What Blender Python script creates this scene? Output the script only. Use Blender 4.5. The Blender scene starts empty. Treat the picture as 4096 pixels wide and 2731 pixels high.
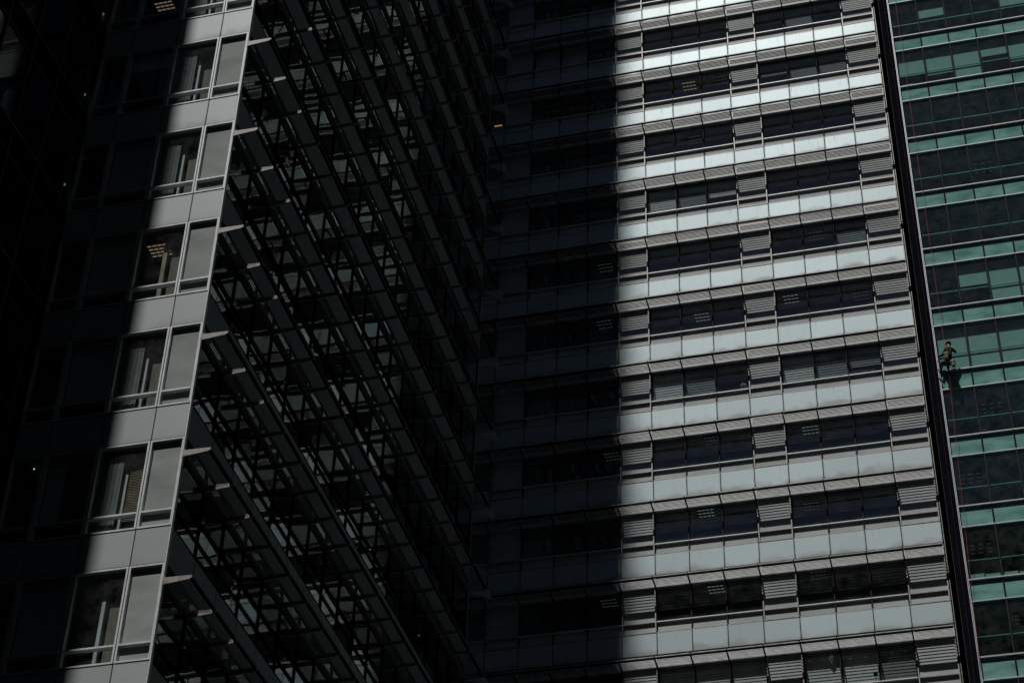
import bpy, bmesh, math, random
from mathutils import Vector, Matrix

random.seed(7)
S = bpy.context.scene
COL = S.collection
R = math.radians

# ------------------------------------------------------------------ camera, sky, sun, exposure
EYE = 1.65
YAW, PITCH, ROLL = R(15.572), R(38.862), R(1.815)
cam = bpy.data.cameras.new('camera')
cam.sensor_width = 36.0
cam.lens = 70.0
cam.clip_start = 0.5
cam.clip_end = 3000
camo = bpy.data.objects.new('camera', cam)
COL.objects.link(camo)
S.camera = camo


def camera_axes():
    """right, up and forward of the camera; X runs along the facades, Y away from the street"""
    c, s = math.cos(YAW), math.sin(YAW)
    def tb(v):
        return Vector((v[0] * c - v[1] * s, v[0] * s + v[1] * c, v[2]))
    f = tb((0, math.cos(PITCH), math.sin(PITCH)))
    u = tb((0, -math.sin(PITCH), math.cos(PITCH)))
    r = tb((1, 0, 0))
    cr, sr = math.cos(ROLL), math.sin(ROLL)
    return cr * r + sr * u, -sr * r + cr * u, f


CR, CU, CF = camera_axes()
camo.matrix_world = Matrix(((CR.x, CU.x, -CF.x, 0), (CR.y, CU.y, -CF.y, 0), (CR.z, CU.z, -CF.z, EYE), (0, 0, 0, 1)))


def in_view(p, margin=0.10):
    """is this point inside the picture, or within a margin of it (so that a step aside still finds it built)"""
    d = Vector(p) - Vector((0, 0, EYE))
    w = d.dot(CF)
    if w < 1:
        return False
    x = d.dot(CR) / w * 70 / 36
    y = d.dot(CU) / w * 70 / 36
    return abs(x) < 0.5 + margin and abs(y) < 0.3334 + margin


SUN_AZ, SUN_EL = R(9.74), R(58.4)
trav = Vector((math.cos(SUN_EL) * math.sin(SUN_AZ), math.cos(SUN_EL) * math.cos(SUN_AZ), -math.sin(SUN_EL)))
world = bpy.data.worlds.new('World')
S.world = world
world.use_nodes = True
wn = world.node_tree
bg = wn.nodes['Background']
sky = wn.nodes.new('ShaderNodeTexSky')
sky.sky_type = 'NISHITA'
sky.sun_disc = False
sky.sun_elevation = SUN_EL
sky.sun_rotation = math.pi + SUN_AZ
sky.altitude = 100
sky.air_density = 0.65
sky.dust_density = 0.2
wn.links.new(sky.outputs[0], bg.inputs[0])
bg.inputs[1].default_value = 0.05
sl = bpy.data.lights.new('sun', 'SUN')
sl.energy = 5.0
sl.angle = R(0.85)
sl.color = (1.0, 0.97, 0.93)
so = bpy.data.objects.new('sun', sl)
COL.objects.link(so)
so.location = (-30, -60, 200)
so.rotation_euler = trav.to_track_quat('-Z', 'Y').to_euler()
S.view_settings.view_transform = 'Standard'
S.view_settings.look = 'None'
S.view_settings.gamma = 1.0
S.view_settings.use_curve_mapping = False
S.view_settings.exposure = -0.95
S.render.filter_size = 1.1
S.cycles.max_bounces = 8
S.cycles.transparent_max_bounces = 16

# ------------------------------------------------------------------ materials


def nmat(name):
    m = bpy.data.materials.new(name)
    m.use_nodes = True
    nt = m.node_tree
    nt.nodes.clear()
    out = nt.nodes.new('ShaderNodeOutputMaterial')
    return m, nt, out


def N(nt, kind, **kw):
    n = nt.nodes.new(kind)
    for k, v in kw.items():
        setattr(n, k, v)
    return n


def principled(nt, out, col=(.5, .5, .5), rough=.5, metal=0, spec=.5):
    b = N(nt, 'ShaderNodeBsdfPrincipled')
    b.inputs['Base Color'].default_value = (*col, 1)
    b.inputs['Roughness'].default_value = rough
    b.inputs['Metallic'].default_value = metal
    b.inputs['Specular IOR Level'].default_value = spec
    nt.links.new(b.outputs[0], out.inputs[0])
    return b


def math_n(nt, op, a, b=None, clamp=False):
    n = N(nt, 'ShaderNodeMath', operation=op, use_clamp=clamp)
    for i, v in enumerate((a, b)):
        if v is None:
            continue
        if isinstance(v, (int, float)):
            n.inputs[i].default_value = v
        else:
            nt.links.new(v, n.inputs[i])
    return n.outputs[0]


def shifted_coords(nt):
    """object coordinates pushed to another patch of noise for each object"""
    tc = N(nt, 'ShaderNodeTexCoord')
    oi = N(nt, 'ShaderNodeObjectInfo')
    ad = N(nt, 'ShaderNodeVectorMath', operation='ADD')
    mu = N(nt, 'ShaderNodeVectorMath', operation='SCALE')
    cmb = N(nt, 'ShaderNodeCombineXYZ')
    for i in range(3):
        nt.links.new(oi.outputs['Random'], cmb.inputs[i])
    nt.links.new(cmb.outputs[0], mu.inputs[0])
    mu.inputs['Scale'].default_value = 57.0
    nt.links.new(tc.outputs['Object'], ad.inputs[0])
    nt.links.new(mu.outputs[0], ad.inputs[1])
    return tc, oi, ad.outputs[0]


def noise(nt, vec, scale, detail=3, rough=.55):
    n = N(nt, 'ShaderNodeTexNoise')
    n.inputs['Scale'].default_value = scale
    n.inputs['Detail'].default_value = detail
    n.inputs['Roughness'].default_value = rough
    nt.links.new(vec, n.inputs['Vector'])
    return n.outputs[0]


def ramp(nt, fac, stops):
    n = N(nt, 'ShaderNodeValToRGB')
    el = n.color_ramp.elements
    while len(el) < len(stops):
        el.new(0.5)
    for e, (p, c) in zip(el, stops):
        e.position = p
        e.color = (*c, 1)
    nt.links.new(fac, n.inputs[0])
    return n.outputs[0]


def mix(nt, fac, a, b):
    n = N(nt, 'ShaderNodeMix', data_type='RGBA')
    for sock, v in ((n.inputs['Factor'], fac), (n.inputs['A'], a), (n.inputs['B'], b)):
        if isinstance(v, (int, float)):
            sock.default_value = v
        elif isinstance(v, tuple):
            sock.default_value = (*v, 1)
        else:
            nt.links.new(v, sock)
    return n.outputs['Result']


def plain(name, col, rough=.5, metal=0, spec=.5, var=.12, scale=3.0):
    """a surface with faint cloudy variation of tone and gloss"""
    m, nt, out = nmat(name)
    b = principled(nt, out, col, rough, metal, spec)
    tc, oi, v = shifted_coords(nt)
    f = noise(nt, v, scale, 4)
    lo = tuple(c * (1 - var) for c in col)
    hi = tuple(min(1, c * (1 + var)) for c in col)
    nt.links.new(ramp(nt, f, [(.3, lo), (.7, hi)]), b.inputs['Base Color'])
    nt.links.new(math_n(nt, 'ADD', math_n(nt, 'MULTIPLY', f, .14), rough - .07), b.inputs['Roughness'])
    return m


def panel_mat(name, col, dirt, rough, metal, stain=1.0, spec=.5, axis=0):
    """coated metal panel (axis 0 or 1 runs along it): rain stains that rise from the lower edge,
    grime along the joints, and a slightly different tone on each panel"""
    m, nt, out = nmat(name)
    b = principled(nt, out, col, rough, metal, spec)
    tc, oi, v = shifted_coords(nt)
    sep = N(nt, 'ShaderNodeSeparateXYZ')
    nt.links.new(tc.outputs['Generated'], sep.inputs[0])
    fromtop = math_n(nt, 'SUBTRACT', 1.0, sep.outputs[2])
    n1 = noise(nt, v, .95, 2, .5)
    n2 = noise(nt, v, 7.0, 4, .6)
    # tide mark of grime above the lower edge
    lvl = math_n(nt, 'ADD', math_n(nt, 'MULTIPLY', n1, 1.0), .22)
    tide = math_n(nt, 'SUBTRACT', fromtop, lvl)
    tide = math_n(nt, 'MULTIPLY', tide, 3.5, True)
    tide = math_n(nt, 'MULTIPLY', tide, .50 * stain)
    # grime hugging the side and end joints
    ex = math_n(nt, 'SUBTRACT', 1.0, math_n(nt, 'MULTIPLY', math_n(nt, 'ABSOLUTE', math_n(nt, 'SUBTRACT', sep.outputs[axis], .5)), 2.0))
    edge = math_n(nt, 'SUBTRACT', 1.0, math_n(nt, 'MULTIPLY', ex, 14.0, True))
    ez = math_n(nt, 'SUBTRACT', 1.0, math_n(nt, 'MULTIPLY', math_n(nt, 'ABSOLUTE', math_n(nt, 'SUBTRACT', fromtop, .5)), 2.0))
    edgez = math_n(nt, 'SUBTRACT', 1.0, math_n(nt, 'MULTIPLY', ez, 12.0, True))
    edge = math_n(nt, 'MAXIMUM', edge, edgez)
    edge = math_n(nt, 'MULTIPLY', edge, math_n(nt, 'MULTIPLY', n2, .9 * stain))
    # thin runs of dirt from the upper joint
    st = N(nt, 'ShaderNodeVectorMath', operation='MULTIPLY')
    nt.links.new(v, st.inputs[0])
    st.inputs[1].default_value = (11, 11, .8)
    runs = noise(nt, st.outputs[0], 1.0, 3)
    runs = math_n(nt, 'MULTIPLY', math_n(nt, 'SUBTRACT', runs, .60), 4.0, True)
    runs = math_n(nt, 'MULTIPLY', runs, math_n(nt, 'MULTIPLY', math_n(nt, 'SUBTRACT', 1.0, fromtop, True), .55 * stain))
    d = math_n(nt, 'ADD', math_n(nt, 'ADD', tide, edge, True), runs, True)
    base = mix(nt, oi.outputs['Random'], tuple(c * .88 for c in col), tuple(min(1, c * 1.06) for c in col))
    base = mix(nt, math_n(nt, 'MULTIPLY', n2, .16), base, tuple(c * .8 for c in col))
    nt.links.new(mix(nt, d, base, dirt), b.inputs['Base Color'])
    nt.links.new(math_n(nt, 'ADD', math_n(nt, 'MULTIPLY', d, .3), rough), b.inputs['Roughness'])
    # oil-canning: panels are never quite flat
    bp = N(nt, 'ShaderNodeBump')
    bp.inputs['Strength'].default_value = .25
    bp.inputs['Distance'].default_value = .012
    nt.links.new(n1, bp.inputs['Height'])
    nt.links.new(bp.outputs[0], b.inputs['Normal'])
    return m


def glass_mat(name, tint, wave=.004, wscale=.8, boost=1.0, dust=0.0, rough=0.0):
    """a thin pane: clear through a tint, mirror-like by Fresnel, slightly bowed, optionally dusty"""
    m, nt, out = nmat(name)
    tr = N(nt, 'ShaderNodeBsdfTransparent')
    tr.inputs[0].default_value = (*tint, 1)
    gl = N(nt, 'ShaderNodeBsdfGlossy')
    gl.inputs['Roughness'].default_value = rough
    gl.inputs['Color'].default_value = (.92, .97, .97, 1)
    tc, oi, v = shifted_coords(nt)
    n1 = noise(nt, v, wscale, 1)
    bp = N(nt, 'ShaderNodeBump')
    bp.inputs['Strength'].default_value = 1.0
    bp.inputs['Distance'].default_value = wave
    nt.links.new(n1, bp.inputs['Height'])
    nt.links.new(bp.outputs[0], gl.inputs['Normal'])
    lw = N(nt, 'ShaderNodeLayerWeight')
    lw.inputs['Blend'].default_value = .5
    sch = math_n(nt, 'ADD', math_n(nt, 'MULTIPLY', math_n(nt, 'POWER', lw.outputs['Facing'], 5.0), .96), .04)
    fac = math_n(nt, 'MULTIPLY', sch, boost, True)
    mx = N(nt, 'ShaderNodeMixShader')
    nt.links.new(fac, mx.inputs[0])
    nt.links.new(tr.outputs[0], mx.inputs[1])
    nt.links.new(gl.outputs[0], mx.inputs[2])
    last = mx
    if dust:
        df = N(nt, 'ShaderNodeBsdfDiffuse')
        df.inputs[0].default_value = (.45, .47, .46, 1)
        n3 = noise(nt, v, 2.2, 6, .7)
        dfac = math_n(nt, 'MULTIPLY', math_n(nt, 'SUBTRACT', n3, .35, True), dust * 3)
        mx2 = N(nt, 'ShaderNodeMixShader')
        nt.links.new(dfac, mx2.inputs[0])
        nt.links.new(mx.outputs[0], mx2.inputs[1])
        nt.links.new(df.outputs[0], mx2.inputs[2])
        last = mx2
    nt.links.new(last.outputs[0], out.inputs[0])
    return m


def cloudy_glass(name, col, lo, rough=.12, scale=.9, spec=.5):
    """back-painted glass: opaque colour with soft cloudy patches under a glossy face"""
    m, nt, out = nmat(name)
    b = principled(nt, out, col, rough, 0, spec)
    tc, oi, v = shifted_coords(nt)
    st = N(nt, 'ShaderNodeVectorMath', operation='MULTIPLY')
    nt.links.new(v, st.inputs[0])
    st.inputs[1].default_value = (.8, .8, 1.7)
    n1 = noise(nt, st.outputs[0], scale, 3, .5)
    n2 = noise(nt, v, 9, 5, .7)
    f = math_n(nt, 'ADD', n1, math_n(nt, 'MULTIPLY', n2, .18))
    nt.links.new(ramp(nt, f, [(.38, lo), (.72, col)]), b.inputs['Base Color'])
    bp = N(nt, 'ShaderNodeBump')
    bp.inputs['Distance'].default_value = .004
    nt.links.new(n1, bp.inputs['Height'])
    nt.links.new(bp.outputs[0], b.inputs['Normal'])
    return m


def emit_mat(name, col, strength):
    m, nt, out = nmat(name)
    e = N(nt, 'ShaderNodeEmission')
    e.inputs[0].default_value = (*col, 1)
    e.inputs[1].default_value = strength
    nt.links.new(e.outputs[0], out.inputs[0])
    return m


def concrete_mat(name):
    m, nt, out = nmat(name)
    b = principled(nt, out, (.2, .18, .15), .9)
    tc, oi, v = shifted_coords(nt)
    st = N(nt, 'ShaderNodeVectorMath', operation='MULTIPLY')
    nt.links.new(v, st.inputs[0])
    st.inputs[1].default_value = (9, 9, .7)
    f = math_n(nt, 'ADD', math_n(nt, 'MULTIPLY', noise(nt, st.outputs[0], 1.6, 5, .7), .6), math_n(nt, 'MULTIPLY', noise(nt, v, 6, 5, .7), .4))
    nt.links.new(ramp(nt, f, [(.35, (.11, .10, .085)), (.65, (.24, .215, .18))]), b.inputs['Base Color'])
    return m


M = {}
M['panel_pale'] = panel_mat('pale_coated_panel', (.365, .455, .475), (.17, .14, .12), .43, .20)
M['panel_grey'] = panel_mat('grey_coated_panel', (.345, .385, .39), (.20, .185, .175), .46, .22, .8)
M['panel_grey_shaded'] = panel_mat('grey_coated_panel_shaded', (.15, .163, .175), (.1, .095, .09), .5, .1, .3, axis=1)  # the front panel's grey, darkened in colour for the shaded side
M['alu'] = plain('satin_aluminium', (.54, .58, .59), .45, .15)
M['alu_rail'] = plain('grey_rail_aluminium', (.42, .47, .48), .5, .1)
M['alu_dull'] = plain('weathered_aluminium', (.27, .26, .25), .45, .2, var=.25, scale=6)
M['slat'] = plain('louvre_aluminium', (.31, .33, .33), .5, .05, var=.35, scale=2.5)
M['slat_shaded'] = plain('shaded_louvre_aluminium', (.075, .078, .082), .6, 0, .2, var=.25, scale=2.5)  # louvre colour darkened because this side lies in shade
M['dark'] = plain('dark_metal', (.020, .019, .019), .8, 0, 0)
M['bronze'] = plain('bronze_trim', (.10, .08, .07), .7, 0, .2)
M['rail_green'] = plain('green_glazed_rail', (.20, .46, .40), .35)
M['bracket_shaded'] = plain('shaded_bracket_metal', (.05, .045, .04), .8, 0, .05)  # bracket colour darkened to stand for the unlit sides of the arms
M['slat_bounce_lit'] = plain('bounce_lit_louvre_aluminium', (.26, .27, .28), .6, 0, .2)  # lighter louvre colour standing for bounce light at the far corner
M['wing_frame'] = plain('dull_dark_frame', (.085, .088, .092), .6, 0, .2)
M['gasket_shade'] = plain('black_gasket_and_shade', (.007, .007, .008), .9, 0, 0)  # black for joints and gaps, and for painted shade under louvre rails
M['glass'] = glass_mat('clear_window_glass', (.92, .95, .95), .004, .9, 1.4, .035)
M['glass_side'] = glass_mat('reflective_side_glass', (.60, .64, .65), .003, .7, 1.5)
M['glass_wing'] = glass_mat('dark_wing_glass', (.20, .22, .23), .004, .6, .8)
M['opal'] = cloudy_glass('grey_back_painted_glass', (.46, .50, .495), (.35, .39, .385), .14, .6)
M['opal_low'] = cloudy_glass('dull_back_painted_glass', (.50, .535, .53), (.38, .41, .405), .14, .6)
M['opal_a'] = cloudy_glass('grey_green_back_painted_glass', (.34, .365, .355), (.24, .262, .256), .10, .8)  # cloudy reflections are put into the pane colour
M['green_spandrel'] = cloudy_glass('green_back_painted_glass', (.20, .41, .365), (.08, .21, .185), .10, 1.1)
M['green_glass'] = glass_mat('green_tinted_glass', (.73, .865, .85), .003, .9, 1.0, .035)
M['blind'] = plain('white_blind_fabric', (.62, .63, .61), .8, var=.06)
M['blind_green'] = plain('pale_blind_fabric', (.50, .53, .50), .8, var=.08)
M['blind_dim'] = plain('grey_blind_fabric', (.22, .24, .24), .8, var=.1)
M['curtain'] = plain('grey_green_curtain', (.20, .22, .21), .85, var=.2, scale=5)
M['ceiling'] = plain('office_ceiling', (.20, .21, .22), .8, var=.1, scale=1.5)
M['core'] = plain('office_back_wall', (.05, .052, .056), .8)
M['concrete'] = concrete_mat('board_marked_concrete')
M['white_post'] = plain('white_painted_post', (.50, .53, .52), .5)
M['wood'] = plain('tan_timber', (.30, .23, .15), .6, var=.3, scale=4)
M['cladding'] = plain('black_polished_cladding', (.006, .0075, .011), .8, 0, 0)
M['asphalt'] = plain('asphalt', (.05, .05, .052), .9, scale=.6)
M['dark_window'] = plain('dark_far_glass', (.012, .014, .016), .08, 0, .6)
M['lamp_cool'] = emit_mat('cool_lamp_tube', (.80, .92, .95), .22)
M['lamp_dim'] = emit_mat('dim_lamp_tube', (.80, .92, .95), .05)
M['lamp_warm'] = emit_mat('warm_lamp_tube', (1.0, .72, .50), .34)
M['lamp_strip'] = emit_mat('amber_strip_lamp', (1.0, .62, .25), .6)
M['lamp_faint'] = emit_mat('faint_downlight', (.82, 1.0, .96), 1.6)
M['lamp_spot'] = emit_mat('bright_downlight', (.82, 1.0, .96), 4.5)

# ------------------------------------------------------------------ mesh helpers


class MB:
    """collects boxes, bars and other pieces and links them as one mesh"""

    def __init__(s):
        s.v, s.f, s.m, s.mats = [], [], [], []

    def slot(s, mat):
        if mat not in s.mats:
            s.mats.append(mat)
        return s.mats.index(mat)

    def box(s, x0, x1, y0, y1, z0, z1, mat):
        b = len(s.v)
        s.v += [(x0, y0, z0), (x1, y0, z0), (x1, y1, z0), (x0, y1, z0), (x0, y0, z1), (x1, y0, z1), (x1, y1, z1), (x0, y1, z1)]
        s.f += [(b, b + 3, b + 2, b + 1), (b + 4, b + 5, b + 6, b + 7), (b, b + 1, b + 5, b + 4), (b + 1, b + 2, b + 6, b + 5), (b + 2, b + 3, b + 7, b + 6), (b + 3, b, b + 4, b + 7)]
        s.m += [s.slot(mat)] * 6
        return s

    def prism(s, prof, a0, a1, axis, mat):
        """profile of (p, z) points pushed along an axis: 'x' gives p as y, 'y' gives p as x"""
        b = len(s.v)
        n = len(prof)
        for a in (a0, a1):
            for p, z in prof:
                s.v.append((a, p, z) if axis == 'x' else (p, a, z))
        s.f += [tuple(b + i for i in range(n)), tuple(b + n + i for i in reversed(range(n)))]
        s.f += [(b + i, b + n + i, b + n + (i + 1) % n, b + (i + 1) % n) for i in range(n)]
        s.m += [s.slot(mat)] * (n + 2)
        return s

    def tube(s, pts, r, mat, n=8, cap=True):
        b = len(s.v)
        pts = [Vector(p) for p in pts]
        for i, p in enumerate(pts):
            d = (pts[min(i + 1, len(pts) - 1)] - pts[max(i - 1, 0)]).normalized()
            a = d.orthogonal().normalized()
            c = d.cross(a)
            rr = r[i] if isinstance(r, (list, tuple)) else r
            for k in range(n):
                t = 2 * math.pi * k / n
                s.v.append(tuple(p + (a * math.cos(t) + c * math.sin(t)) * rr))
        for i in range(len(pts) - 1):
            for k in range(n):
                s.f.append((b + i * n + k, b + i * n + (k + 1) % n, b + (i + 1) * n + (k + 1) % n, b + (i + 1) * n + k))
                s.m.append(s.slot(mat))
        if cap:
            e = b + (len(pts) - 1) * n
            s.f += [tuple(b + k for k in reversed(range(n))), tuple(e + k for k in range(n))]
            s.m += [s.slot(mat)] * 2
        return s

    def mesh(s, name):
        me = bpy.data.meshes.new(name)
        me.from_pydata(s.v, [], s.f)
        for mt in s.mats:
            me.materials.append(M[mt])
        me.polygons.foreach_set('material_index', s.m)
        me.update()
        bm = bmesh.new()
        bm.from_mesh(me)
        bmesh.ops.recalc_face_normals(bm, faces=bm.faces)
        bm.to_mesh(me)
        bm.free()
        return me


CACHE = {}


def shared(key, fn):
    if key not in CACHE:
        mb = MB()
        fn(mb)
        CACHE[key] = mb.mesh(key[0] if isinstance(key, tuple) else key)
    return CACHE[key]


def put(name, me, loc, parent=None):
    """link a mesh object; loc is in world coordinates"""
    o = bpy.data.objects.new(name, me)
    COL.objects.link(o)
    loc = Vector(loc)
    if parent is not None:
        o.parent = parent
        p = parent
        while p is not None:
            loc = loc - p.location
            p = p.parent
    o.location = loc
    return o


def thing(name, label, cat, loc=(0, 0, 0), group=None):
    o = bpy.data.objects.new(name, None)
    COL.objects.link(o)
    o.location = loc
    tag(o, label, cat, group)
    return o


def tag(o, label, cat, group=None):
    o['label'] = label
    o['category'] = cat
    if group:
        o['group'] = group
    return o


# ------------------------------------------------------------------ ground
g = MB().box(-900, 900, -900, 900, -.5, 0, 'asphalt')
street = put('street', g.mesh('street'), (0, 0, 0))
street['kind'] = 'structure'

# ------------------------------------------------------------------ out-of-frame blocks, added and sized to cut sky light; one is mirrored in glass
OPP = []


def street_block(x0, x1, y0, y1, h, label):
    t = thing('unseen_office_block', label, 'building', ((x0 + x1) / 2, (y0 + y1) / 2, 0))
    put('wall', MB().box(x0, x1, y0, y1, 0, h, 'far_wall').mesh('wall'), (0, 0, 0), t)
    bands = MB()
    z = 5.0
    while z < h - 3:
        bands.box(x0 - .15, x1 + .15, y0 - .15, y1 + .15, z, z + 1.9, 'dark_window')
        z += 3.8
    o = put('window_bands', bands.mesh('window_bands'), (0, 0, 0), t)
    o['kind'] = 'stuff'


M['far_wall'] = plain('soot_grey_stone', (.16, .16, .165), .7, scale=.3)
street_block(-60, 24, -62, -20, 112, 'out-of-frame soot grey office block across the street, mirrored in the dark windows and sized to cut sky light')
street_block(30, 70, -30, 64, 175, 'tall grey office block added out of frame on the right side of the street to cut sky light')

# ------------------------------------------------------------------ shared facade pieces
# every piece is built for one bay: x from 0 to w along the facade, y = 0 the face of the panels
# (negative is out over the street), z = 0 the top of the spandrel panel of its storey.


def turn(me, key):
    """the same piece for a facade that faces +X: (x, y) becomes (-y, x)"""
    k = ('side', key)
    if k not in CACHE:
        c = me.copy()
        c.transform(Matrix.Rotation(math.pi / 2, 4, 'Z'))
        CACHE[k] = c
    return CACHE[k]


def spandrel(w, h, mat, gap=.032):
    return shared(('spandrel_panel', round(w, 3), h, mat), lambda b: b.box(gap / 2, w - gap / 2, 0, .05, -h, 0, mat))


def pane(w, z0, z1, rec, mat, inset=.05):
    return shared(('pane', round(w, 3), z0, z1, rec, mat), lambda b: b.box(inset, w - inset, rec, rec + .014, z1, z0, mat))


def alu_frame(w, zt, zm, zb, mat='alu', bar=.052, deep=.14, proud=.02, gap=.014):
    """a unit frame with a transom, mitred bars standing a little proud"""
    def f(b):
        x0, x1 = gap, w - gap
        b.box(x0, x0 + bar, -proud, deep, zb, zt, mat)
        b.box(x1 - bar, x1, -proud, deep, zb, zt, mat)
        b.box(x0 + bar, x1 - bar, -proud + .002, deep, zt - bar, zt, mat)
        b.box(x0 + bar, x1 - bar, -proud + .002, deep, zb, zb + bar, mat)
        b.box(x0 + bar, x1 - bar, -proud - .008, deep, zm - .035, zm + .02, mat)
    return shared(('window_frame', round(w, 3), zt, zm, zb, mat, bar, deep), f)


def sunshade(w, n=6, mat='slat', z=-1.69, outer=.80, k=1.0, hs=.016, back=.088):
    """louvred screen of one bay: a deep outer rail, thin upright blades and a broad inner blade"""
    def f(b):
        x0, x1 = .028, w - .028
        o = outer * k
        b.box(x0, x1, -o, -o + .12 * k, z + .035, z + .085, mat)           # outer rail
        b.box(x0, x1, -o + .006, -o + .022, z - .045, z + .035, 'gasket_shade')  # black strip painting the shade below the rail's front edge
        st = (o - .12 * k - .165) / (n - .35)
        for i in range(n):
            y = -.165 - st * i
            lean = .006
            b.prism([(y - .005, z - hs), (y + .005, z - hs), (y + .005 + lean, z + hs), (y - .005 + lean, z + hs)], x0, x1, 'x', mat)
        b.box(x0, x1, -.085, back, z - .050, z + .055, mat)                     # solid inner rail
        b.box(x0, x1, -o + .023, -o + .12 * k, z + .027, z + .0345, 'gasket_shade')  # black plate painting the rail's underside as shade
    return shared(('sunshade', round(w, 3), n, mat, z, outer, k, hs), f)


def bracket(z=-1.69, outer=.80, mat='alu_dull', k=1.0, base=.11):
    """tapered arm that carries two bays of louvres"""
    def f(b):
        o = outer * k
        b.prism([(0.0, z - base), (-o + .05, z - .035), (-o + .05, z - .005), (-o, z + .0), (-o, z + .08), (-.02, z + base * .9), (0, z + base * .9)], -.025, .025, 'x', mat)
        b.box(-.035, .035, -.05, .0, z - base - .03, z + base + .03, mat)
    return shared(('bracket', z, outer, mat, k), f)


def mullion_thin(z0, z1, rec=.03):
    return shared(('mullion', z0, z1, rec), lambda b: b.box(-.03, .03, rec, .16, z1, z0, 'dark').box(-.008, .008, rec - .03, rec + .01, z1, z0, 'bronze'))


def lamp(mat, nx=4, ny=3, s=1.0):
    """recessed louvred fitting: a dark tray with rows of short tubes"""
    def f(b):
        b.box(-.62 * s, .62 * s, -.62 * s, .62 * s, .0, .05, 'gasket_shade')
        for j in range(ny):
            y = (-.42 + .84 * j / (ny - 1)) * s
            for i in range(nx):
                x = (-.46 + .92 * i / (nx - 1)) * s
                b.box(x - .12 * s, x + .12 * s, y - .05 * s, y + .05 * s, -.012, -.001, mat)
    return shared(('ceiling_light', mat, nx, ny, s), f)


# ------------------------------------------------------------------ middle tower (pale panels)
BX, BY, BZ = -15.256, 74.059, 84.508 + EYE
BW, BE, BH = 1.551, 1.719, 4.0
SP, HEAD, SILL, LOW = 1.07, -1.16, -3.45, -3.99
J0, J1 = -8, 9            # bay j spans joints j .. j+1
B_TOP, B_BOT = -19, 20    # storeys beyond the picture, up and down

tB = thing('office_tower', 'pale panelled office tower in the middle, half in sun, louvred sunshades on every storey', 'building', (BX, BY, 0))


def b_x(j):
    return BX + j * BW if j <= 8 else BX + 8 * BW + BE


def is_opal(j):
    return j % 4 == 0


blind_B = {  # (storey, bay): (material, share of the height it hangs down from the head)
    (0, 6): ('blind_dim', .98), (1, 5): ('blind_dim', .60), (1, 6): ('blind_dim', .97), (1, 7): ('blind_dim', 1.0),
    (3, 1): ('blind', .99), (3, 2): ('blind_dim', .96), (3, 3): ('blind', .66),
    (6, 1): ('blind', .97), (6, 2): ('blind_dim', .90), (6, 5): ('blind', .98), (6, 6): ('blind_dim', 1.0), (6, 7): ('blind_dim', .70),
    (10, 1): ('blind', 1.0), (10, 2): ('blind', 1.0), (10, 3): ('blind', 1.0), (10, 5): ('blind', 1.0), (10, 6): ('blind', 1.0), (10, 7): ('blind_dim', 1.0),
    (0, -2): ('blind', 1.0), (0, -3): ('blind', 1.0), (6, -2): ('blind_dim', .8), (6, -3): ('blind_dim', 1.0), (8, -3): ('blind_dim', 1.0),
    (3, -3): ('blind_dim', .5), (5, 6): ('blind_dim', .35), (8, 6): ('blind_dim', .45), (9, 3): ('blind_dim', .30), (4, 7): ('blind_dim', .9),
}
lamp_B = {(1, 2): 'lamp_warm', (1, 3): 'lamp_dim', (2, 2): 'lamp_dim', (4, 6): 'lamp_dim', (5, 2): 'lamp_cool', (5, 5): 'lamp_cool', (5, 7): 'lamp_dim',
          (7, 2): 'lamp_dim', (7, 5): 'lamp_cool', (8, 2): 'lamp_cool', (8, 5): 'lamp_dim',
          (9, 2): 'lamp_cool', (9, 5): 'lamp_dim', (4, -1): 'lamp_dim', (5, -1): 'lamp_dim', (7, -1): 'lamp_dim', (9, -1): 'lamp_dim'}

rest_up, rest_down = MB(), MB()


def b_simple(mb, j, r):
    """a storey and bay outside the picture, in few faces"""
    x0, x1, z = b_x(j) - BX, b_x(j + 1) - BX, BZ - BH * r
    mb.box(x0 + .016, x1 - .016, 0, .05, z - SP, z, 'panel_plain')
    mb.box(x0 + .04, x1 - .04, .09, .11, z + SILL, z + HEAD, 'opal' if is_opal(j) else 'dark_window')
    mb.box(x0 + .02, x1 - .02, -.02, .1, z + SILL - .03, z + SILL + .03, 'alu')
    mb.box(x0 + .04, x1 - .04, .09, .11, z + LOW, z + SILL - .03, 'opal')
    for i in range(5):
        y = -.10 - .145 * i
        mb.box(x0 + .03, x1 - .03, y - .05, y, z - 1.74, z - 1.64, 'slat')
    mb.box(x0 - .025, x0 + .025, -.86, .1, z - 1.78, z - 1.6, 'alu_dull')
    mb.box(x0 - .03, x0 + .03, .03, .15, z + LOW, z + HEAD, 'dark')


M['panel_plain'] = plain('pale_coated_panel_far', (.40, .46, .47), .50, .12)

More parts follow.
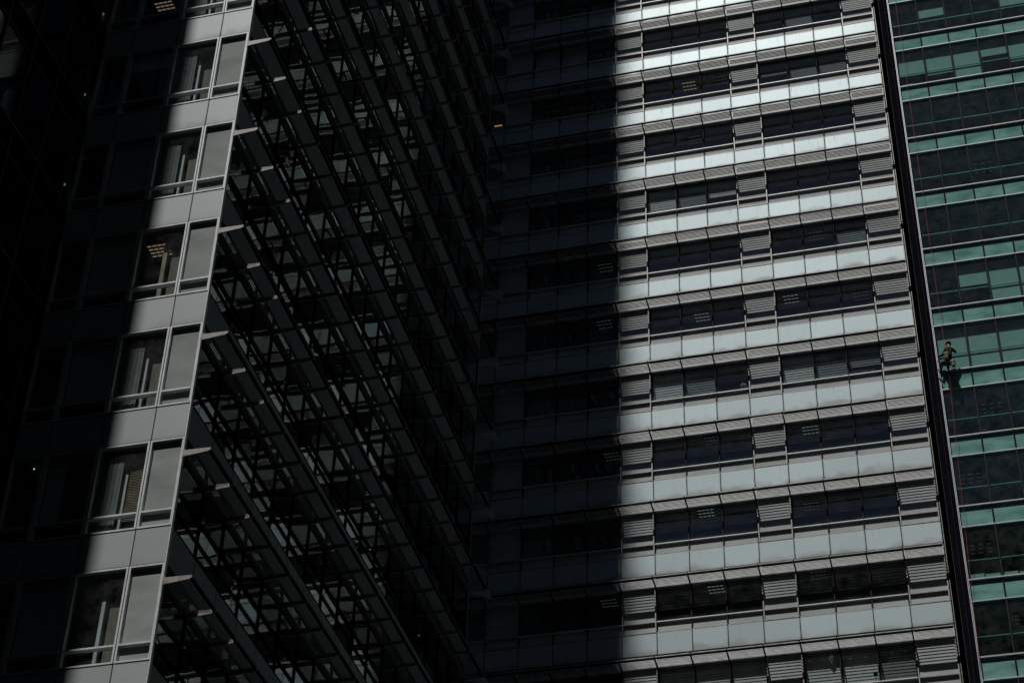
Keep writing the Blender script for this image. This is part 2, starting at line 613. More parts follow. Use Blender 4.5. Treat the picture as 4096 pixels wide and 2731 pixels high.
for r in range(B_TOP, B_BOT + 1):
    z = BZ - BH * r
    row_seen = False
    for j in range(J0, J1):
        x0, x1 = b_x(j), b_x(j + 1)
        w = x1 - x0
        seen = any(in_view((x, BY - .4, zz), .06) for x in (x0, x1) for zz in (z, z - 2, z - 4))
        if not seen:
            b_simple(rest_up if r < 5 else rest_down, j, r)
            continue
        row_seen = True
        put('spandrel_panel', spandrel(w, SP, 'panel_pale'), (x0, BY, z), tB)
        opal = is_opal(j)
        if opal:
            fr = alu_frame(w, HEAD, SILL, LOW, 'alu_dull', .05)
        else:
            fr = shared(('window_frame_b', round(w, 3)), lambda b: b.box(.012, w - .012, -.03, .12, SILL - .025, SILL + .022, 'alu')
                        .box(.012, w - .012, .0, .12, LOW, LOW + .035, 'alu_dull')
                        .box(.012, w - .012, .05, .14, HEAD - .05, HEAD, 'dark')
                        .box(.012, .034, .05, .14, LOW, HEAD, 'dark').box(w - .034, w - .012, .05, .14, LOW, HEAD, 'dark'))
        wd = put('window', fr, (x0, BY, z), tB)
        put('window_pane', pane(w, HEAD - .05, SILL + .022, .09, 'opal' if opal else 'glass', .045), (x0, BY, z), wd)
        put('lower_pane', pane(w, SILL - .025, LOW + .035, .09, 'opal_low', .045), (x0, BY, z), wd)
        put('head_panel', shared(('head_panel', round(w, 3)), lambda b: b.box(.036, w - .036, .03, .085, -1.66, HEAD - .052, 'dark')), (x0, BY, z), wd)
        bl = blind_B.get((r, j))
        if bl and not opal:
            hh = (HEAD - SILL) * bl[1]
            put('blind', shared(('blind', round(w, 3), bl), lambda b: b.box(.05, w - .05, .34, .348, HEAD - hh, HEAD - .02, bl[0])
                                .box(.04, w - .04, .33, .36, HEAD - hh - .03, HEAD - hh, bl[0])), (x0, BY, z), wd)
        lm = lamp_B.get((r, j))
        if lm and not opal:
            put('ceiling_light', lamp(lm, 4, 3, .62), (x0 + w * random.uniform(.35, .7), BY + random.uniform(1.3, 2.0), z - SP - .10), tB)
        sh = put('sunshade', sunshade(w), (x0, BY, z), tB)
        put('bracket', bracket(mat='bracket_shaded'), (x0, BY, z), sh)
        if not (is_opal(j) or is_opal(j - 1)):
            put('mullion', mullion_thin(HEAD, LOW), (x0, BY, z), tB)
        else:
            put('mullion', shared(('mullion_gap',), lambda b: b.box(-.03, .03, .06, .2, LOW, HEAD, 'gasket_shade')), (x0, BY, z), tB)
    put('joint_backing', shared(('joint_backing_b',), lambda b: b.box(-.1 + J0 * BW, 8 * BW + BE - .05, .051, .060, -SP - .06, .0, 'gasket_shade')), (BX, BY, z), tB)
    # structural slab behind the spandrel: its underside is the ceiling of the storey
    put('floor_slab', shared(('floor_slab_b',), lambda b: b.box(-.1 + J0 * BW, 8 * BW + BE - .05, .062, 9.0, -SP - .02, -.03, 'ceiling')), (BX, BY, z), tB)
# end post at the right-hand edge, and partitions that divide the floors
put('corner_post', MB().box(-.012, .012, -.03, .3, 0, BZ + 76, 'alu_dull').box(.012, .05, .02, .3, 0, BZ + 76, 'gasket_shade').mesh('corner_post'), (b_x(9) + .05, BY, 0), tB)
put('side_wall', MB().box(.0, .06, .3, 20, 0, BZ + 76, 'cladding').mesh('side_wall'), (b_x(9) - .02, BY, 0), tB)
put('core_wall', MB().box(J0 * BW - .1, 8 * BW + BE - .1, 9.01, 20, 0, BZ + 76, 'core').mesh('core_wall'), (BX, BY, 0), tB)
for nm, mb in (('upper_storeys', rest_up), ('lower_storeys', rest_down)):
    o = put(nm, mb.mesh(nm), (BX, BY, 0), tB)
    o['kind'] = 'stuff'

# ------------------------------------------------------------------ left tower (corner with louvred side)
KA = 1.03
AX, AY, AZ = -20.701, 40.834, 50.064 + EYE
AH = 4.12
ASP, AHEAD, ASILL, ALOW = 1.13, -1.19, -3.55, -4.085
A1J = [0, 1.03, 2.60, 4.20, 5.27]                # joints of the sunlit front, leftwards from the corner
A2J = [0] + [1.748 + 1.6015 * i for i in range(17)]   # joints of the shaded side, away from the street
A2J[-1] = 27.8
A_TOP, A_BOT = -29, 11

tA = thing('office_tower', 'dark corner tower at left with a sunlit grey edge and long shaded louvred side', 'building', (AX, AY, 0))
rest_a = MB()


def a_simple_side(mb, k, r):
    y0, y1, z = A2J[k], A2J[k + 1], AZ - AH * r
    mb.box(-.05, 0, y0 + .016, y1 - .016, z - ASP, z, 'panel_grey_plain')
    mb.box(-.12, -.10, y0 + .04, y1 - .04, z + ALOW, z + AHEAD, 'dark_window')
    mb.box(-.1, .86, y0 - .025, y0 + .025, z - 1.85, z - 1.65, 'alu_dull')
    for i in range(4):
        mb.box(.10 + .2 * i, .14 + .2 * i, y0 + .03, y1 - .03, z - 1.79, z - 1.69, 'slat')


M['panel_grey_plain'] = plain('grey_coated_panel_far', (.30, .33, .335), .45, .3)


def a_simple_front(mb, k, r):
    x0, x1, z = -A1J[k + 1], -A1J[k], AZ - AH * r
    mb.box(x0 + .016, x1 - .016, 0, .05, z - ASP, z, 'panel_grey_plain')
    mb.box(x0 + .04, x1 - .04, .1, .12, z + ALOW, z + AHEAD, 'dark_window')


Z_SH = -1.745
for r in range(A_TOP, A_BOT + 1):
    z = AZ - AH * r
    any_row = False
    # sunlit front
    for k in range(4):
        x0, w = AX - A1J[k + 1], A1J[k + 1] - A1J[k]
        if not any(in_view((x, AY, zz), .06) for x in (x0, x0 + w) for zz in (z, z - 2, z - 4)):
            a_simple_front(rest_a, k, r)
            continue
        put('spandrel_panel', spandrel(w, ASP, 'panel_grey'), (x0, AY, z), tA)
        wd = put('window', alu_frame(w, AHEAD + .03, ASILL, ALOW, 'alu'), (x0, AY, z), tA)
        if k == 0:
            put('window_pane', pane(w, AHEAD - .02, ASILL + .02, .11, 'opal_a', .066), (x0, AY, z), wd)
            put('lower_pane', pane(w, ASILL - .035, ALOW + .05, .11, 'opal_a', .066), (x0, AY, z), wd)
        else:
            put('window_pane', pane(w, AHEAD - .02, ASILL + .02, .11, 'glass', .066), (x0, AY, z), wd)
            put('lower_pane', pane(w, ASILL - .035, ALOW + .05, .11, 'glass', .066), (x0, AY, z), wd)
        if k == 1:
            # what stands behind the glass: a concrete column with a white post beside it, and a curtain on some storeys
            put('concrete_column', shared(('concrete_column',), lambda b: b.box(.95, 1.53, .50, 1.1, -AH + .02, -ASP, 'concrete')), (x0, AY, z), tA)
            pm = 'wood' if r == 2 else 'white_post'
            px = .74 if r != 2 else .70
            put('post', shared(('post', pm), lambda b: b.box(px, px + (.13 if r == 2 else .10), .40, .52, -AH + .02, -ASP - .02, pm)), (x0, AY, z), tA)
            if r in (-1, 0, 1, 3, 4):
                put('curtain', shared(('curtain', r), lambda b: [b.box(.07 + i * .068, .07 + i * .068 + .062, .22 + (.012 if i % 2 else 0), .245 + (.012 if i % 2 else 0), ASILL - .4, AHEAD - .03, 'curtain') for i in range(10)]), (x0, AY, z), wd)
            if r == 4:
                put('blind', shared(('slat_blind',), lambda b: [b.prism([(.36, ASILL + .03 + i * .055), (.37, ASILL + .025 + i * .055), (.395, ASILL + .06 + i * .055), (.385, ASILL + .065 + i * .055)], .92, 1.5, 'x', 'wood') for i in range(38)]), (x0, AY, z), wd)
            if r in (-1, 2):
                put('ceiling_light', lamp('lamp_warm', 4, 4, .55), (AX - (2.35 if r == 2 else 4.20), AY + (.95 if r == 2 else 1.62), z - ASP - .10), tA)
        if k == 2 and r not in (-1, 0):
            hh = 2.3
            put('blind', shared(('blind_a', r), lambda b: b.box(.08, 1.52 if r != 4 else .62, .20, .21, AHEAD - hh, AHEAD - .05, 'blind')), (x0, AY, z), wd)
        if k == 2 and r == 0:
            put('blind', shared(('blind_a0',), lambda b: b.box(.08, 1.52, .20, .21, AHEAD - .75, AHEAD - .05, 'blind')), (x0, AY, z), wd)
    # shaded side
    for k in range(len(A2J) - 1):
        y0, y1 = AY + A2J[k], AY + A2J[k + 1]
        w = y1 - y0
        last = k == len(A2J) - 2
        if not any(in_view((AX + .5, yy, zz), .05) for yy in (y0, y1) for zz in (z, z - 2, z - 4)):
            a_simple_side(rest_a, k, r)
            continue
        sm = spandrel(w, ASP, 'panel_grey_shaded')
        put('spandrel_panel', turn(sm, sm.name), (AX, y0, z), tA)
        fm = alu_frame(w, AHEAD + .03, ASILL, ALOW, 'dark', .024, .07, .01, .006)
        wd = put('window', turn(fm, fm.name), (AX, y0, z), tA)
        for nm, p in (('window_pane', pane(w, AHEAD + .004, ASILL + .02, .035, 'glass_side', .031)), ('lower_pane', pane(w, ASILL - .035, ALOW + .026, .035, 'glass_side', .031))):
            put(nm, turn(p, p.name), (AX, y0, z), wd)
        sh = sunshade(w, 9, 'slat_shaded', Z_SH, .86, .96, .025, .03)
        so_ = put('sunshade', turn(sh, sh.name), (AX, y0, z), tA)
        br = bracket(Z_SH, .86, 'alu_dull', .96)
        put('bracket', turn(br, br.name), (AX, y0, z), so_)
        if last:
            # mitred end that turns the far corner
            me = shared(('end_louvres',), lambda b: [b.prism([(.145 + .085 * i, Z_SH - .05), (.158 + .085 * i, Z_SH - .05), (.175 + .085 * i, Z_SH + .045), (.162 + .085 * i, Z_SH + .045)], 0, .155 + .085 * i, 'y', 'slat_bounce_lit') for i in range(8)] + [b.prism([(.80, Z_SH + .02), (.83, Z_SH + .02), (.83, Z_SH + .085), (.80, Z_SH + .085)], 0, .84, 'y', 'slat_bounce_lit')])
            put('end_louvres', me, (AX, y1, z), so_)
    put('floor_slab', shared(('floor_slab_a',), lambda b: b.box(-5.2, -.062, .062, 9, -ASP - .02, -.03, 'ceiling').box(-8, -.062, 9, 27.75, -ASP - .02, -.03, 'ceiling')), (AX, AY, z), tA)
    if r % 2 == 0 and -9 < r < 8:
        put('partition', shared(('partition',), lambda b: b.box(-6, -1.2, 11.2, 11.3, -AH + .02, -ASP, 'ceiling').box(-6, -1.2, 19.2, 19.3, -AH + .02, -ASP, 'ceiling')), (AX, AY, z), tA)
put('core_wall', MB().box(-30, -8.01, 9.01, 27.7, 0, AZ + 119, 'core').box(-40, -5.3, .3, 9.0, 0, AZ + 119, 'core').mesh('core_wall'), (AX, AY, 0), tA)
put('corner_post', MB().box(-.010, .016, -.022, .1, 0, AZ + 119, 'alu').box(-.06, -.012, .01, .1, 0, AZ + 119, 'gasket_shade').mesh('corner_post'), (AX, AY, 0), tA)
put('far_end_wall', MB().box(-14, -.0, 27.81, 27.9, 0, AZ + 119, 'panel_grey_plain').mesh('far_end_wall'), (AX, AY, 0), tA)
o = put('upper_storeys', rest_a.mesh('upper_storeys'), (AX, AY, 0), tA)
o['kind'] = 'stuff'

# ------------------------------------------------------------------ far-left wing of dark glass
WX = AX - 5.30
tW = thing('glass_wing', 'almost black glass wing at the left edge with slanting mullion lines', 'building', (WX, AY, 0))
WJ = [0, .55] + [.55 + 1.62 * i for i in range(1, 12)]
rest_w = MB()
for r in range(A_TOP, A_BOT + 1):
    z = AZ - AH * r + .2
    for k in range(len(WJ) - 1):
        y1, y0 = AY - WJ[k] - .02, AY - WJ[k + 1] - .02
        w = y1 - y0
        if not any(in_view((WX, yy, zz), .04) for yy in (y0, y1) for zz in (z, z - 2, z - 4)):
            rest_w.box(-.05, 0, y0 - AY + .01, y1 - AY - .01, z - AH + .02, z - .02, 'dark_window')
            continue
        sm = spandrel(w, 1.05, 'cladding')
        put('spandrel_panel', turn(sm, sm.name), (WX, y0, z), tW)
        fm = shared(('wing_frame', round(w, 3)), lambda b: b.box(0, .04, -.03, .1, -AH, 0, 'wing_frame').box(.04, w, -.03, .1, -.03, .03, 'wing_frame').box(.04, w, -.02, .1, -1.08, -1.04, 'wing_frame'))
        wd = put('window', turn(fm, fm.name), (WX, y0, z), tW)
        p = pane(w, -1.09, -AH + .04, .04, 'glass_wing', .03)
        put('window_pane', turn(p, p.name), (WX, y0, z), wd)
    put('floor_slab', shared(('floor_slab_w',), lambda b: b.box(-9, -.06, -18.2, -.05, -1.0, -.05, 'core')), (WX, AY, z), tW)
put('core_wall', MB().box(-40, -9.01, -18.5, 0, 0, AZ + 119, 'core').box(-40, 0, -18.6, -18.51, 0, AZ + 119, 'cladding').mesh('core_wall'), (WX, AY, 0), tW)
o = put('upper_storeys', rest_w.mesh('upper_storeys'), (WX, AY, 0), tW)
o['kind'] = 'stuff'

# little lamps that burn behind the dark glass
LAMPS_A = [(-1.1, 18.55, -9.47), (-1.1, 24.95, -9.47), (-4.78, .45, -17.72)]
STRIP_B = (BX - 7.13, BY + 2.0, BZ - 5.20)
spot = shared(('wall_lamp',), lambda b: b.tube([(0, 0, -.02), (0, 0, .02)], .05, 'lamp_spot', 10).tube([(0, .05, .02), (0, .05, .06)], .045, 'lamp_spot', 10).box(-.02, .02, .0, .09, .062, .075, 'dark'))
for dz in (.91, -3.01, -7.06):
    put('wall_lamp', spot, (WX - .2, AY - .20, AZ + dz), tW)
down = shared(('downlight',), lambda b: b.tube([(0, 0, .0), (0, 0, .03)], .02, 'lamp_faint', 10).tube([(0, 0, .031), (0, 0, .06)], .045, 'dark', 10))
for p in LAMPS_A:
    put('downlight', down, (AX + p[0], AY + p[1], AZ + p[2]), tA)
put('strip_light', MB().box(-.22, .22, -.03, .03, 0, .05, 'lamp_strip').box(-.24, .24, -.05, .05, .0505, .09, 'dark').mesh('strip_light'), STRIP_B, tB)

# ------------------------------------------------------------------ right tower (green glass) and the dark recess beside it
CX, CY, CZ = -.294, 74.859, 79.745 + EYE
CW, CH = 1.4212, 3.7607
CSP = 1.08
NC = 9
tC = thing('office_tower', 'green glass office tower at the right edge with bright horizontal rails', 'building', (CX, CY, 0))
# (storey, bay): blind share from the head
blind_C = {(0, 1): (.45), (0, 4): .5, (0, 2): .0, (1, 0): .62, (1, 1): .70, (1, 2): .97, (1, 3): .42, (1, 4): .70, (1, 5): .8,
           (5, 1): .50, (5, 2): .97, (5, 3): .95, (5, 4): .6, (6, 0): .97, (6, 1): .97, (6, 2): .97, (6, 3): .97, (6, 4): .97, (-1, 0): .9, (-1, 1): .6, (-1, 3): .9}
low_C = {(1, 0): .22, (1, 1): .17, (9, 0): .20, (9, 1): .18, (1, 4): .15}
rest_c = MB()


def c_simple(mb, j, r):
    x0, z = j * CW, CZ - CH * r
    mb.box(x0 + .03, x0 + CW - .03, .06, .08, z - CSP, z, 'green_spandrel')
    mb.box(x0 + .03, x0 + CW - .03, .06, .08, z - CH, z - CSP, 'dark_window')
    mb.box(x0, x0 + CW, -.02, .06, z - .035, z + .035, 'alu')
    mb.box(x0, x0 + CW, -.02, .06, z - CSP - .035, z - CSP + .035, 'alu')
    mb.box(x0 - .03, x0 + .03, 0, .06, z - CH, z, 'dark')


rail_c = shared(('rail_c',), lambda b: b.box(.004, CW - .004, -.055, .10, -.036, -.006, 'alu_rail').box(.004, CW - .004, -.045, .10, .006, .03, 'alu_rail').box(.004, CW - .004, -.02, .10, -.006, .006, 'gasket_shade'))
for r in range(-18, 21):
    z = CZ - CH * r
    for j in range(0, NC + 10):
        x0 = CX + j * CW
        if j >= NC or not any(in_view((x, CY, zz), .06) for x in (x0, x0 + CW) for zz in (z + 2.7, z, z - 1)):
            c_simple(rest_c, j, r)
            continue
        put('spandrel_pane', shared(('spandrel_pane',), lambda b: b.box(.035, CW - .035, .075, .09, -CSP + .04, -.04, 'green_spandrel')), (x0, CY, z), tC)
        put('rail', rail_c, (x0, CY, z), tC)
        put('rail', rail_c, (x0, CY, z - CSP), tC)
        put('mullion', shared(('mullion_c',), lambda b: b.box(-.034, .034, .0, .14, -CSP + .05, -.05, 'dark').box(-.030, .030, -.02, .14, .05, CH - CSP - .05, 'dark').box(-.008, .008, -.032, -.02, .05, CH - CSP - .05, 'bronze')), (x0, CY, z), tC)
        # the window above this spandrel
        hw = CH - CSP
        wd = put('window_pane', shared(('window_pane_c',), lambda b: b.box(.024, CW - .024, .05, .064, .045, hw - .045, 'green_glass')), (x0, CY, z), tC)
        put('inner_rail', shared(('inner_rail',), lambda b: b.box(.02, CW - .02, .20, .26, hw * .40, hw * .40 + .032, 'rail_green')), (x0, CY, z), wd)
        bl = blind_C.get((r, j))
        if bl:
            put('blind', shared(('blind_c', bl), lambda b: b.box(.04, CW - .04, .30, .31, hw - .05 - bl * (hw - .12), hw - .05, 'blind_green')), (x0, CY, z), wd)
        lw = low_C.get((r, j))
        if lw:
            put('screen', shared(('screen_c', lw), lambda b: b.box(.05, CW * .48, .45, .48, .0, lw * hw, 'blind_green').box(CW * .52, CW - .06, .45, .48, .0, lw * hw * .9, 'blind_green')), (x0, CY, z), wd)
        if (r, j) in ((3, 2), (7, 1), (8, 0), (9, 0), (10, 1)):
            put('ceiling_light', lamp('lamp_dim', 3, 3, .8), (x0 + .7, CY + 1.7, z + hw - .10), tC)
    put('floor_slab', shared(('floor_slab_c',), lambda b: b.box(-.02, CW * NC, .10, 9, -CSP + .01, -.02, 'ceiling')), (CX, CY, z), tC)
put('core_wall', MB().box(0, CW * (NC + 10), 9.01, 22, 0, CZ + 70, 'core').mesh('core_wall'), (CX, CY, 0), tC)
put('edge_frame', MB().box(-.072, -.050, -.06, .14, 0, CZ + 70, 'alu').box(-.050, -.025, .0, .14, 0, CZ + 70, 'gasket_shade').box(-.025, -.002, -.045, .14, 0, CZ + 70, 'alu').mesh('edge_frame'), (CX, CY, 0), tC)
o = put('upper_storeys', rest_c.mesh('upper_storeys'), (CX, CY, 0), tC)
o['kind'] = 'stuff'
# dark recess between the two towers
tR = thing('cladding_strip', 'narrow black panelled recess between the pale tower and the green glass tower', 'wall', (CX, CY, 0))
gx = b_x(9) + .06 - CX
for r in range(-6, 16):
    z = CZ - CH * r
    put('panel', shared(('recess_panel',), lambda b: b.box(gx, -.09, .30, .36, -CSP + .012, -.012, 'cladding')), (CX, CY, z), tR)
    put('panel', shared(('recess_panel_tall',), lambda b: b.box(gx, -.09, .30, .36, -CH + .012, -CSP - .012, 'cladding')), (CX, CY, z), tR)
put('backing', MB().box(gx, -.09, .40, .6, 0, CZ + 60, 'gasket_shade').mesh('backing'), (CX, CY, 0), tR)
put('guide_rail', MB().tube([(-.53, .22, CZ - 70), (-.53, .22, CZ + 20)], .008, 'bronze', 6).mesh('guide_rail'), (CX, CY, 0), tR)

# ------------------------------------------------------------------ small things on the window sills of the middle tower


def sill_thing(name, label, cat, r, j, dx, dy, build):
    mb = MB()
    build(mb)
    o = put(name, mb.mesh(name), (b_x(j) + dx, BY + .20 + dy, BZ - BH * r + SILL + .04))
    return tag(o, label, cat)


M['card'] = plain('pale_green_card', (.42, .52, .47), .7)
M['teal_box'] = plain('teal_plastic', (.02, .30, .36), .4)
M['dark_box'] = plain('dark_grey_plastic', (.06, .07, .08), .5)
M['paper'] = plain('newsprint', (.46, .44, .36), .8, var=.5, scale=9)
M['cloth_tan'] = plain('tan_cloth', (.42, .33, .24), .9, var=.4, scale=12)
M['white_cloth'] = plain('white_cloth', (.7, .72, .7), .8)

for i, (dx, w_, h_, mt, lb) in enumerate([(.14, .34, .20, 'dark_box', 'dark grey box on the window sill left of the white paper bag'),
                                          (.52, .40, .12, 'teal_box', 'low teal box on the sill beside the white paper bag'),
                                          (1.16, .30, .20, 'card', 'pale box on the sill right of the white paper bag')]):
    sill_thing('storage_box', lb, 'box', 6, 2, dx, .02, lambda b: b.box(0, w_, 0, .26, 0, h_, mt).box(-.012, w_ + .012, -.012, .272, h_, h_ + .03, mt))
sill_thing('paper_bag', 'small pointed white paper bag on the sill of the middle tower', 'bag', 6, 2, .95, .05,
           lambda b: b.prism([(-.09, 0), (.09, 0), (.10, .08), (.02, .26), (-.02, .26), (-.10, .08)], 0, .12, 'y', 'white_cloth'))
sill_thing('file_box', 'pale green file box lying in the window left of a heap of tan cloth', 'box', 6, 3, .22, .05,
           lambda b: b.box(0, .42, 0, .55, 0, .18, 'card').box(-.01, .43, -.01, .1, .18, .21, 'white_cloth').box(0, .42, -.005, 0, .06, .09, 'white_cloth'))
cl = MB()
for i in range(9):
    random.seed(i + 40)
    x, z_ = .06 + .04 * i, .02 + .07 * (i % 3)
    cl.tube([(x - .09, .1 + .02 * i, z_ + .05), (x, .06, z_ + .10 + .02 * (i % 2)), (x + .11, .12, z_ + .03)], [.05, .075, .045], 'cloth_tan', 7)
cl.tube([(.05, .12, .40), (.16, .10, .47), (.30, .13, .43)], [.05, .085, .05], 'white_cloth', 8)
cl.tube([(.10, .14, .16), (.18, .12, .34), (.2, .12, .42)], [.10, .11, .07], 'dark_box', 8)
o = put('cloth_heap', cl.mesh('cloth_heap'), (b_x(3) + 1.08, BY + .20, BZ - BH * 6 + SILL + .05))
tag(o, 'heap of tan cloth topped with a white cap inside a window', 'cloth')
pp = MB().box(0, 1.16, 0, .02, 0, .30, 'paper')
for dx, dz, w_, h_ in ((.08, .03, .16, .14), (.36, .02, .08, .16), (.86, .04, .08, .22), (1.02, .1, .08, .1)):
    pp.box(dx, dx + w_, -.006, 0, dz, dz + h_, 'dark_box')
o = put('picture_board', pp.mesh('picture_board'), (b_x(7) + .06, BY + .17, BZ - BH * 6 + SILL + .05))
tag(o, 'long pale picture board leaning along the bottom of an upper-floor window', 'board')
sill_thing('storage_box', 'bright teal box in a striped window at the bottom of the picture', 'box', 10, 6, 1.30, -.1, lambda b: b.box(0, .17, 0, .06, .30, .46, 'teal_box').box(-.01, .18, -.01, .07, .46, .48, 'teal_box').box(.07, .10, .02, .05, 0, .30, 'dark_box'))
# paper garlands stuck inside three windows of the lowest storey in view
for j, dx, dz, lb in ((5, .55, .60, 'paper garland peak in the lowest striped window, left of three'), (6, .70, .62, 'paper garland peak in the lowest striped window, middle of three'), (7, .85, .60, 'paper garland peak in the lowest dark window, right of three')):
    mb = MB()
    for sgn in (-1, 1):
        for q in range(6):
            x, z_ = sgn * (.03 + .055 * q), -.075 * q
            mb.tube([(x, 0, z_), (x + sgn * .028, 0, z_ - .038)], .012, 'white_cloth', 5)
    o = put('paper_garland', mb.mesh('paper_garland'), (b_x(j) + dx, BY + .125, BZ - BH * 10 + HEAD - dz))
    tag(o, lb, 'garland', 'paper garlands')
st = MB()
for k, (zz, rr) in enumerate(((.30, .05), (.18, .13), (.05, .12), (-.06, .05))):
    st.tube([(0, 0, zz + .05), (0, 0, zz), (0, 0, zz - .06)], [.02, rr, rr * .7], 'white_cloth', 8)
o = put('hanging_ornament', st.mesh('hanging_ornament'), (b_x(5) + 1.18, BY + .15, BZ - BH * 10 + HEAD - 1.0))
tag(o, 'small pale hanging ornament in the lowest striped window', 'ornament')

# ------------------------------------------------------------------ rope-access window cleaner on the green tower
M['overall'] = plain('dark_overalls', (.012, .013, .016), .9, 0, 0, var=.3, scale=14)
M['skin'] = plain('skin', (.30, .19, .13), .55)
M['helmet'] = plain('red_helmet', (.42, .018, .014), .25)
M['harness'] = plain('tan_harness_webbing', (.10, .07, .04), .7)
M['steel'] = plain('bright_steel', (.75, .77, .78), .2, .9)
M['bucket_y'] = plain('yellow_plastic', (.32, .155, .04), .55)
M['bucket_d'] = plain('black_plastic', (.02, .025, .025), .4)
M['bucket_t'] = plain('teal_lid_plastic', (.03, .16, .18), .4)
M['rope'] = plain('red_rope', (.30, .05, .032), .7, var=.35, scale=30)
M['board'] = plain('dark_seat_board', (.03, .028, .026), .7)


def W(x, y, z):
    return Vector((CX + x, CY + y, CZ + z))


def skin_mesh(name, verts, edges, radii, mats, root=0, sub=2):
    me = bpy.data.meshes.new(name)
    me.from_pydata([tuple(v) for v in verts], edges, [])
    o = bpy.data.objects.new(name, me)
    COL.objects.link(o)
    sk = o.modifiers.new('skin', 'SKIN')
    sk.use_smooth_shade = True
    for i, r_ in enumerate(radii):
        d = me.skin_vertices[0].data[i]
        d.radius = (r_, r_) if not isinstance(r_, tuple) else r_
        d.use_root = i == root
    sb = o.modifiers.new('sub', 'SUBSURF')
    sb.levels = sb.render_levels = sub
    bpy.context.view_layer.update()
    dg = bpy.context.evaluated_depsgraph_get()
    m2 = bpy.data.meshes.new_from_object(o.evaluated_get(dg))
    bpy.data.objects.remove(o)
    bpy.data.meshes.remove(me)
    m2.name = name
    for mt in mats:
        m2.materials.append(M[mt])
    return m2


base = W(.45, -.60, -22.42)
P = lambda x, y, z: W(x, y, z) - base
V, Ed, Rd = [], [], []


def chain(pts, start=None):
    prev = start
    out = []
    for p, r_ in pts:
        V.append(P(*p))
        Rd.append(r_)
        i = len(V) - 1
        if prev is not None:
            Ed.append((prev, i))
        prev = i
        out.append(i)
    return out


sp_ = chain([((.45, -.60, -22.40), (.15, .13)), ((.49, -.61, -22.22), (.135, .11)), ((.53, -.62, -22.02), (.15, .115)), ((.555, -.62, -21.84), (.155, .11)), ((.56, -.61, -21.72), .06), ((.56, -.60, -21.64), .065), ((.565, -.585, -21.53), (.085, .10)), ((.57, -.58, -21.45), (.07, .085))])
chain([((.40, -.60, -21.83), .075), ((.30, -.54, -21.93), .058), ((.22, -.46, -22.00), .052), ((.13, -.34, -21.93), .043), ((.05, -.22, -21.86), .032), ((.02, -.17, -21.83), .036)], sp_[3])
chain([((.71, -.60, -21.84), .075), ((.80, -.52, -21.90), .058), ((.85, -.44, -21.92), .052), ((.77, -.36, -21.76), .043), ((.70, -.34, -21.62), .032), ((.68, -.34, -21.58), .036)], sp_[3])
chain([((.36, -.52, -22.44), .105), ((.25, -.36, -22.34), .085), ((.15, -.22, -22.27), .068), ((.12, -.24, -22.45), .062), ((.08, -.27, -22.64), .042), ((.06, -.20, -22.69), .045), ((.05, -.12, -22.69), .04)], sp_[0])
chain([((.54, -.50, -22.46), .105), ((.47, -.34, -22.40), .085), ((.42, -.22, -22.36), .068), ((.41, -.26, -22.54), .062), ((.40, -.30, -22.72), .042), ((.395, -.23, -22.77), .045), ((.39, -.15, -22.77), .04)], sp_[0])
Rd = [tuple(q * 1.12 for q in r_) if isinstance(r_, tuple) else r_ * 1.15 for r_ in Rd]
body = skin_mesh('person', V, Ed, Rd, ['overall', 'skin'], 0, 2)
hands = [P(.02, -.17, -21.83), P(.68, -.34, -21.58)]
for pl in body.polygons:
    c = pl.center
    head = (c - P(.56, -.59, -21.52)).length < .20 and c.z > P(0, 0, -21.71).z
    if head or any((c - h).length < .055 for h in hands):
        pl.material_index = 1
tp = thing('person', 'rope-access worker in dark overalls and red helmet hanging against the green glass', 'person', base)
put('body', body, base, tp)
# five short fingers on each hand, closed on what it holds
for h, sgn in ((W(.02, -.17, -21.83), -1), (W(.68, -.34, -21.58), 1)):
    fv, fe, fr = [Vector((0, 0, 0))], [], [.028]
    for q in range(5):
        off = (q - 2) * .018
        ln = (.045, .055, .06, .055, .04)[q]
        if q == 0:
            pts = [Vector((off - .02, .0, .02)), Vector((off - .035, .02, .045)), Vector((off - .02, .035, .06))]
        else:
            pts = [Vector((off, .02, .035)), Vector((off, .045, .04 + ln * .4)), Vector((off + .005, .055, .03 + ln * .1))]
        prev = 0
        for p in pts:
            fv.append(p * 1.0)
            fr.append(.009)
            fe.append((prev, len(fv) - 1))
            prev = len(fv) - 1
    put('hand', skin_mesh('hand', fv, fe, fr, ['skin'], 0, 1), h, tp)
# helmet: shell with brim and chin band
hb = bmesh.new()
bmesh.ops.create_uvsphere(hb, u_segments=20, v_segments=12, radius=.135)
bmesh.ops.delete(hb, geom=[v for v in hb.verts if v.co.z < -.02], context='VERTS')
for v in hb.verts:
    v.co.x *= .92
    v.co.y *= 1.12
    v.co.z *= .95
    if v.co.z < .012:
        v.co.x *= 1.07
        v.co.y *= 1.10
bmesh.ops.solidify(hb, geom=hb.faces[:], thickness=.012)
hm = bpy.data.meshes.new('helmet')
hb.to_mesh(hm)
hb.free()
hm.materials.append(M['helmet'])
for p in hm.polygons:
    p.use_smooth = True
ho = put('helmet', hm, W(.567, -.585, -21.47), tp)
ho.rotation_euler = (R(-12), R(6), R(8))
hn = MB()
for z_, rx in ((-22.16, .155), (-22.02, .16)):
    ring = [W(.50 + rx * math.cos(t), -.612 + rx * .86 * math.sin(t), z_ + .02 * math.sin(t)) - base for t in [2 * math.pi * k / 14 for k in range(15)]]
    hn.tube(ring, .014, 'harness', 6)
for x0_, x1_ in ((.44, .50), (.62, .56)):
    hn.tube([W(x0_, -.735, -22.14) - base, W(x0_ + .01, -.745, -21.95) - base, W(x1_, -.72, -21.80) - base, W(x1_, -.62, -21.74) - base], .012, 'harness', 6)
put('harness', hn.mesh('harness'), base, tp)
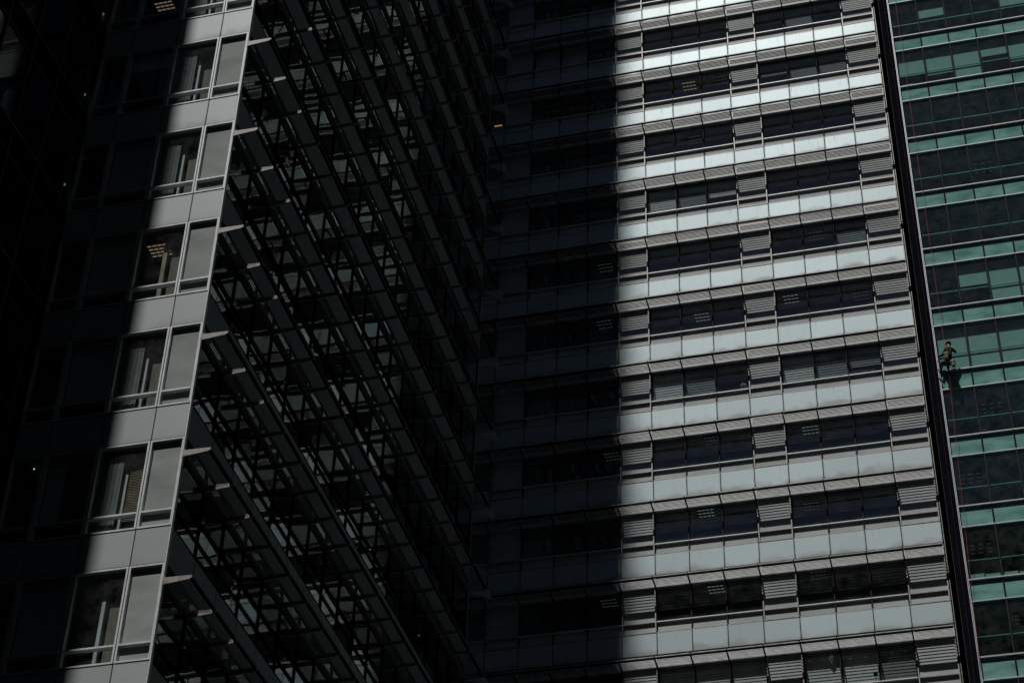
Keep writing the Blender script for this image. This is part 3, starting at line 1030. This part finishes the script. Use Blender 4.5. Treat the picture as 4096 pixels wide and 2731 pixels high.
put('carabiner', MB().tube([W(.50, -.77, -22.05) - base, W(.53, -.78, -22.0) - base, W(.56, -.77, -22.05) - base, W(.53, -.765, -22.12) - base, W(.50, -.77, -22.05) - base], .014, 'steel', 6).tube([W(.585, -.73, -21.74) - base, W(.60, -.74, -21.70) - base, W(.615, -.72, -21.75) - base], .014, 'steel', 6).mesh('carabiner'), base, tp)

seat = MB().box(.20, .74, -.78, -.42, -22.60, -22.56, 'board')
for x_ in (.23, .71):
    seat.tube([(x_, -.60, -22.56), (.5 + (x_ - .5) * .55, -.48, -21.95), (.39, -.46, -21.40)], .011, 'harness', 6)
seat.v = [tuple(W(*v) - base) for v in seat.v]
tag(put('work_seat', seat.mesh('work_seat'), base), 'narrow dark hanging seat board under the rope-access worker', 'seat')


def bucket(x, y, z, label):
    t = thing('bucket', label, 'bucket', W(x, y, z), 'buckets hung from the worker')
    def ring_tube(z0, z1, r0, r1, mat, nm):
        put(nm, MB().tube([(0, 0, z0), (0, 0, z1)], [r0, r1], mat, 16).mesh(nm), W(x, y, z), t)
    ring_tube(0, .09, .085, .095, 'bucket_t', 'base')
    ring_tube(.0905, .20, .0955, .108, 'bucket_y', 'wall')
    ring_tube(.2005, .26, .109, .115, 'bucket_d', 'collar')
    ring_tube(.2605, .285, .122, .122, 'white_cloth', 'rim')
    put('handle', MB().tube([(-.12, 0, .27), (-.10, 0, .38), (0, 0, .44), (.10, 0, .38), (.12, 0, .27)], .008, 'steel', 6).mesh('handle'), W(x, y, z), t)


bucket(.40, -.90, -22.55, 'yellow and black bucket hanging behind the hips of the rope-access worker')
bucket(.66, -.82, -22.98, 'lower right yellow and black bucket hanging under the rope-access worker')
sq = MB().tube([W(-.02, -.30, -22.72) - base, W(-.10, -.30, -22.62) - base], .03, 'steel', 8).tube([W(-.04, -.28, -22.60) - base, W(.0, -.28, -22.85) - base], .014, 'bucket_d', 6).tube([W(.0, -.28, -22.85) - base, W(.03, -.28, -22.95) - base], .026, 'steel', 8)
tag(put('squeegee', sq.mesh('squeegee'), base), 'steel squeegee dangling at the left foot of the rope-access worker', 'tool')


M['rope_dark'] = plain('dark_red_rope', (.13, .035, .025), .8, 0, .1, var=.35, scale=30)  # darker red than the worker's ropes


def rope(pts, r_, label, mat='rope'):
    mb = MB().tube([W(*p) for p in pts], r_, mat, 6)
    return tag(put('safety_rope', mb.mesh('safety_rope'), (0, 0, 0)), label, 'rope', 'ropes on the green tower')


rope([(.385, -.42, 14), (.385, -.44, -10), (.39, -.46, -21.40), (.40, -.50, -22.0)], .008, 'taut red rope running from the top of the picture down to the worker')
rope([(.44, -.56, -22.62), (.36, -.40, -24.5), (.20, -.34, -30), (.02, -.32, -36), (-.09, -.30, -42)], .008, 'red rope trailing below the hanging worker across the green panes')
rope([(-.225, -.10, 14), (-.225, -.10, -14), (-.25, -.10, -27), (-.34, -.10, -42)], .0045, 'thin red rope hanging in the black recess between two towers', 'rope_dark')
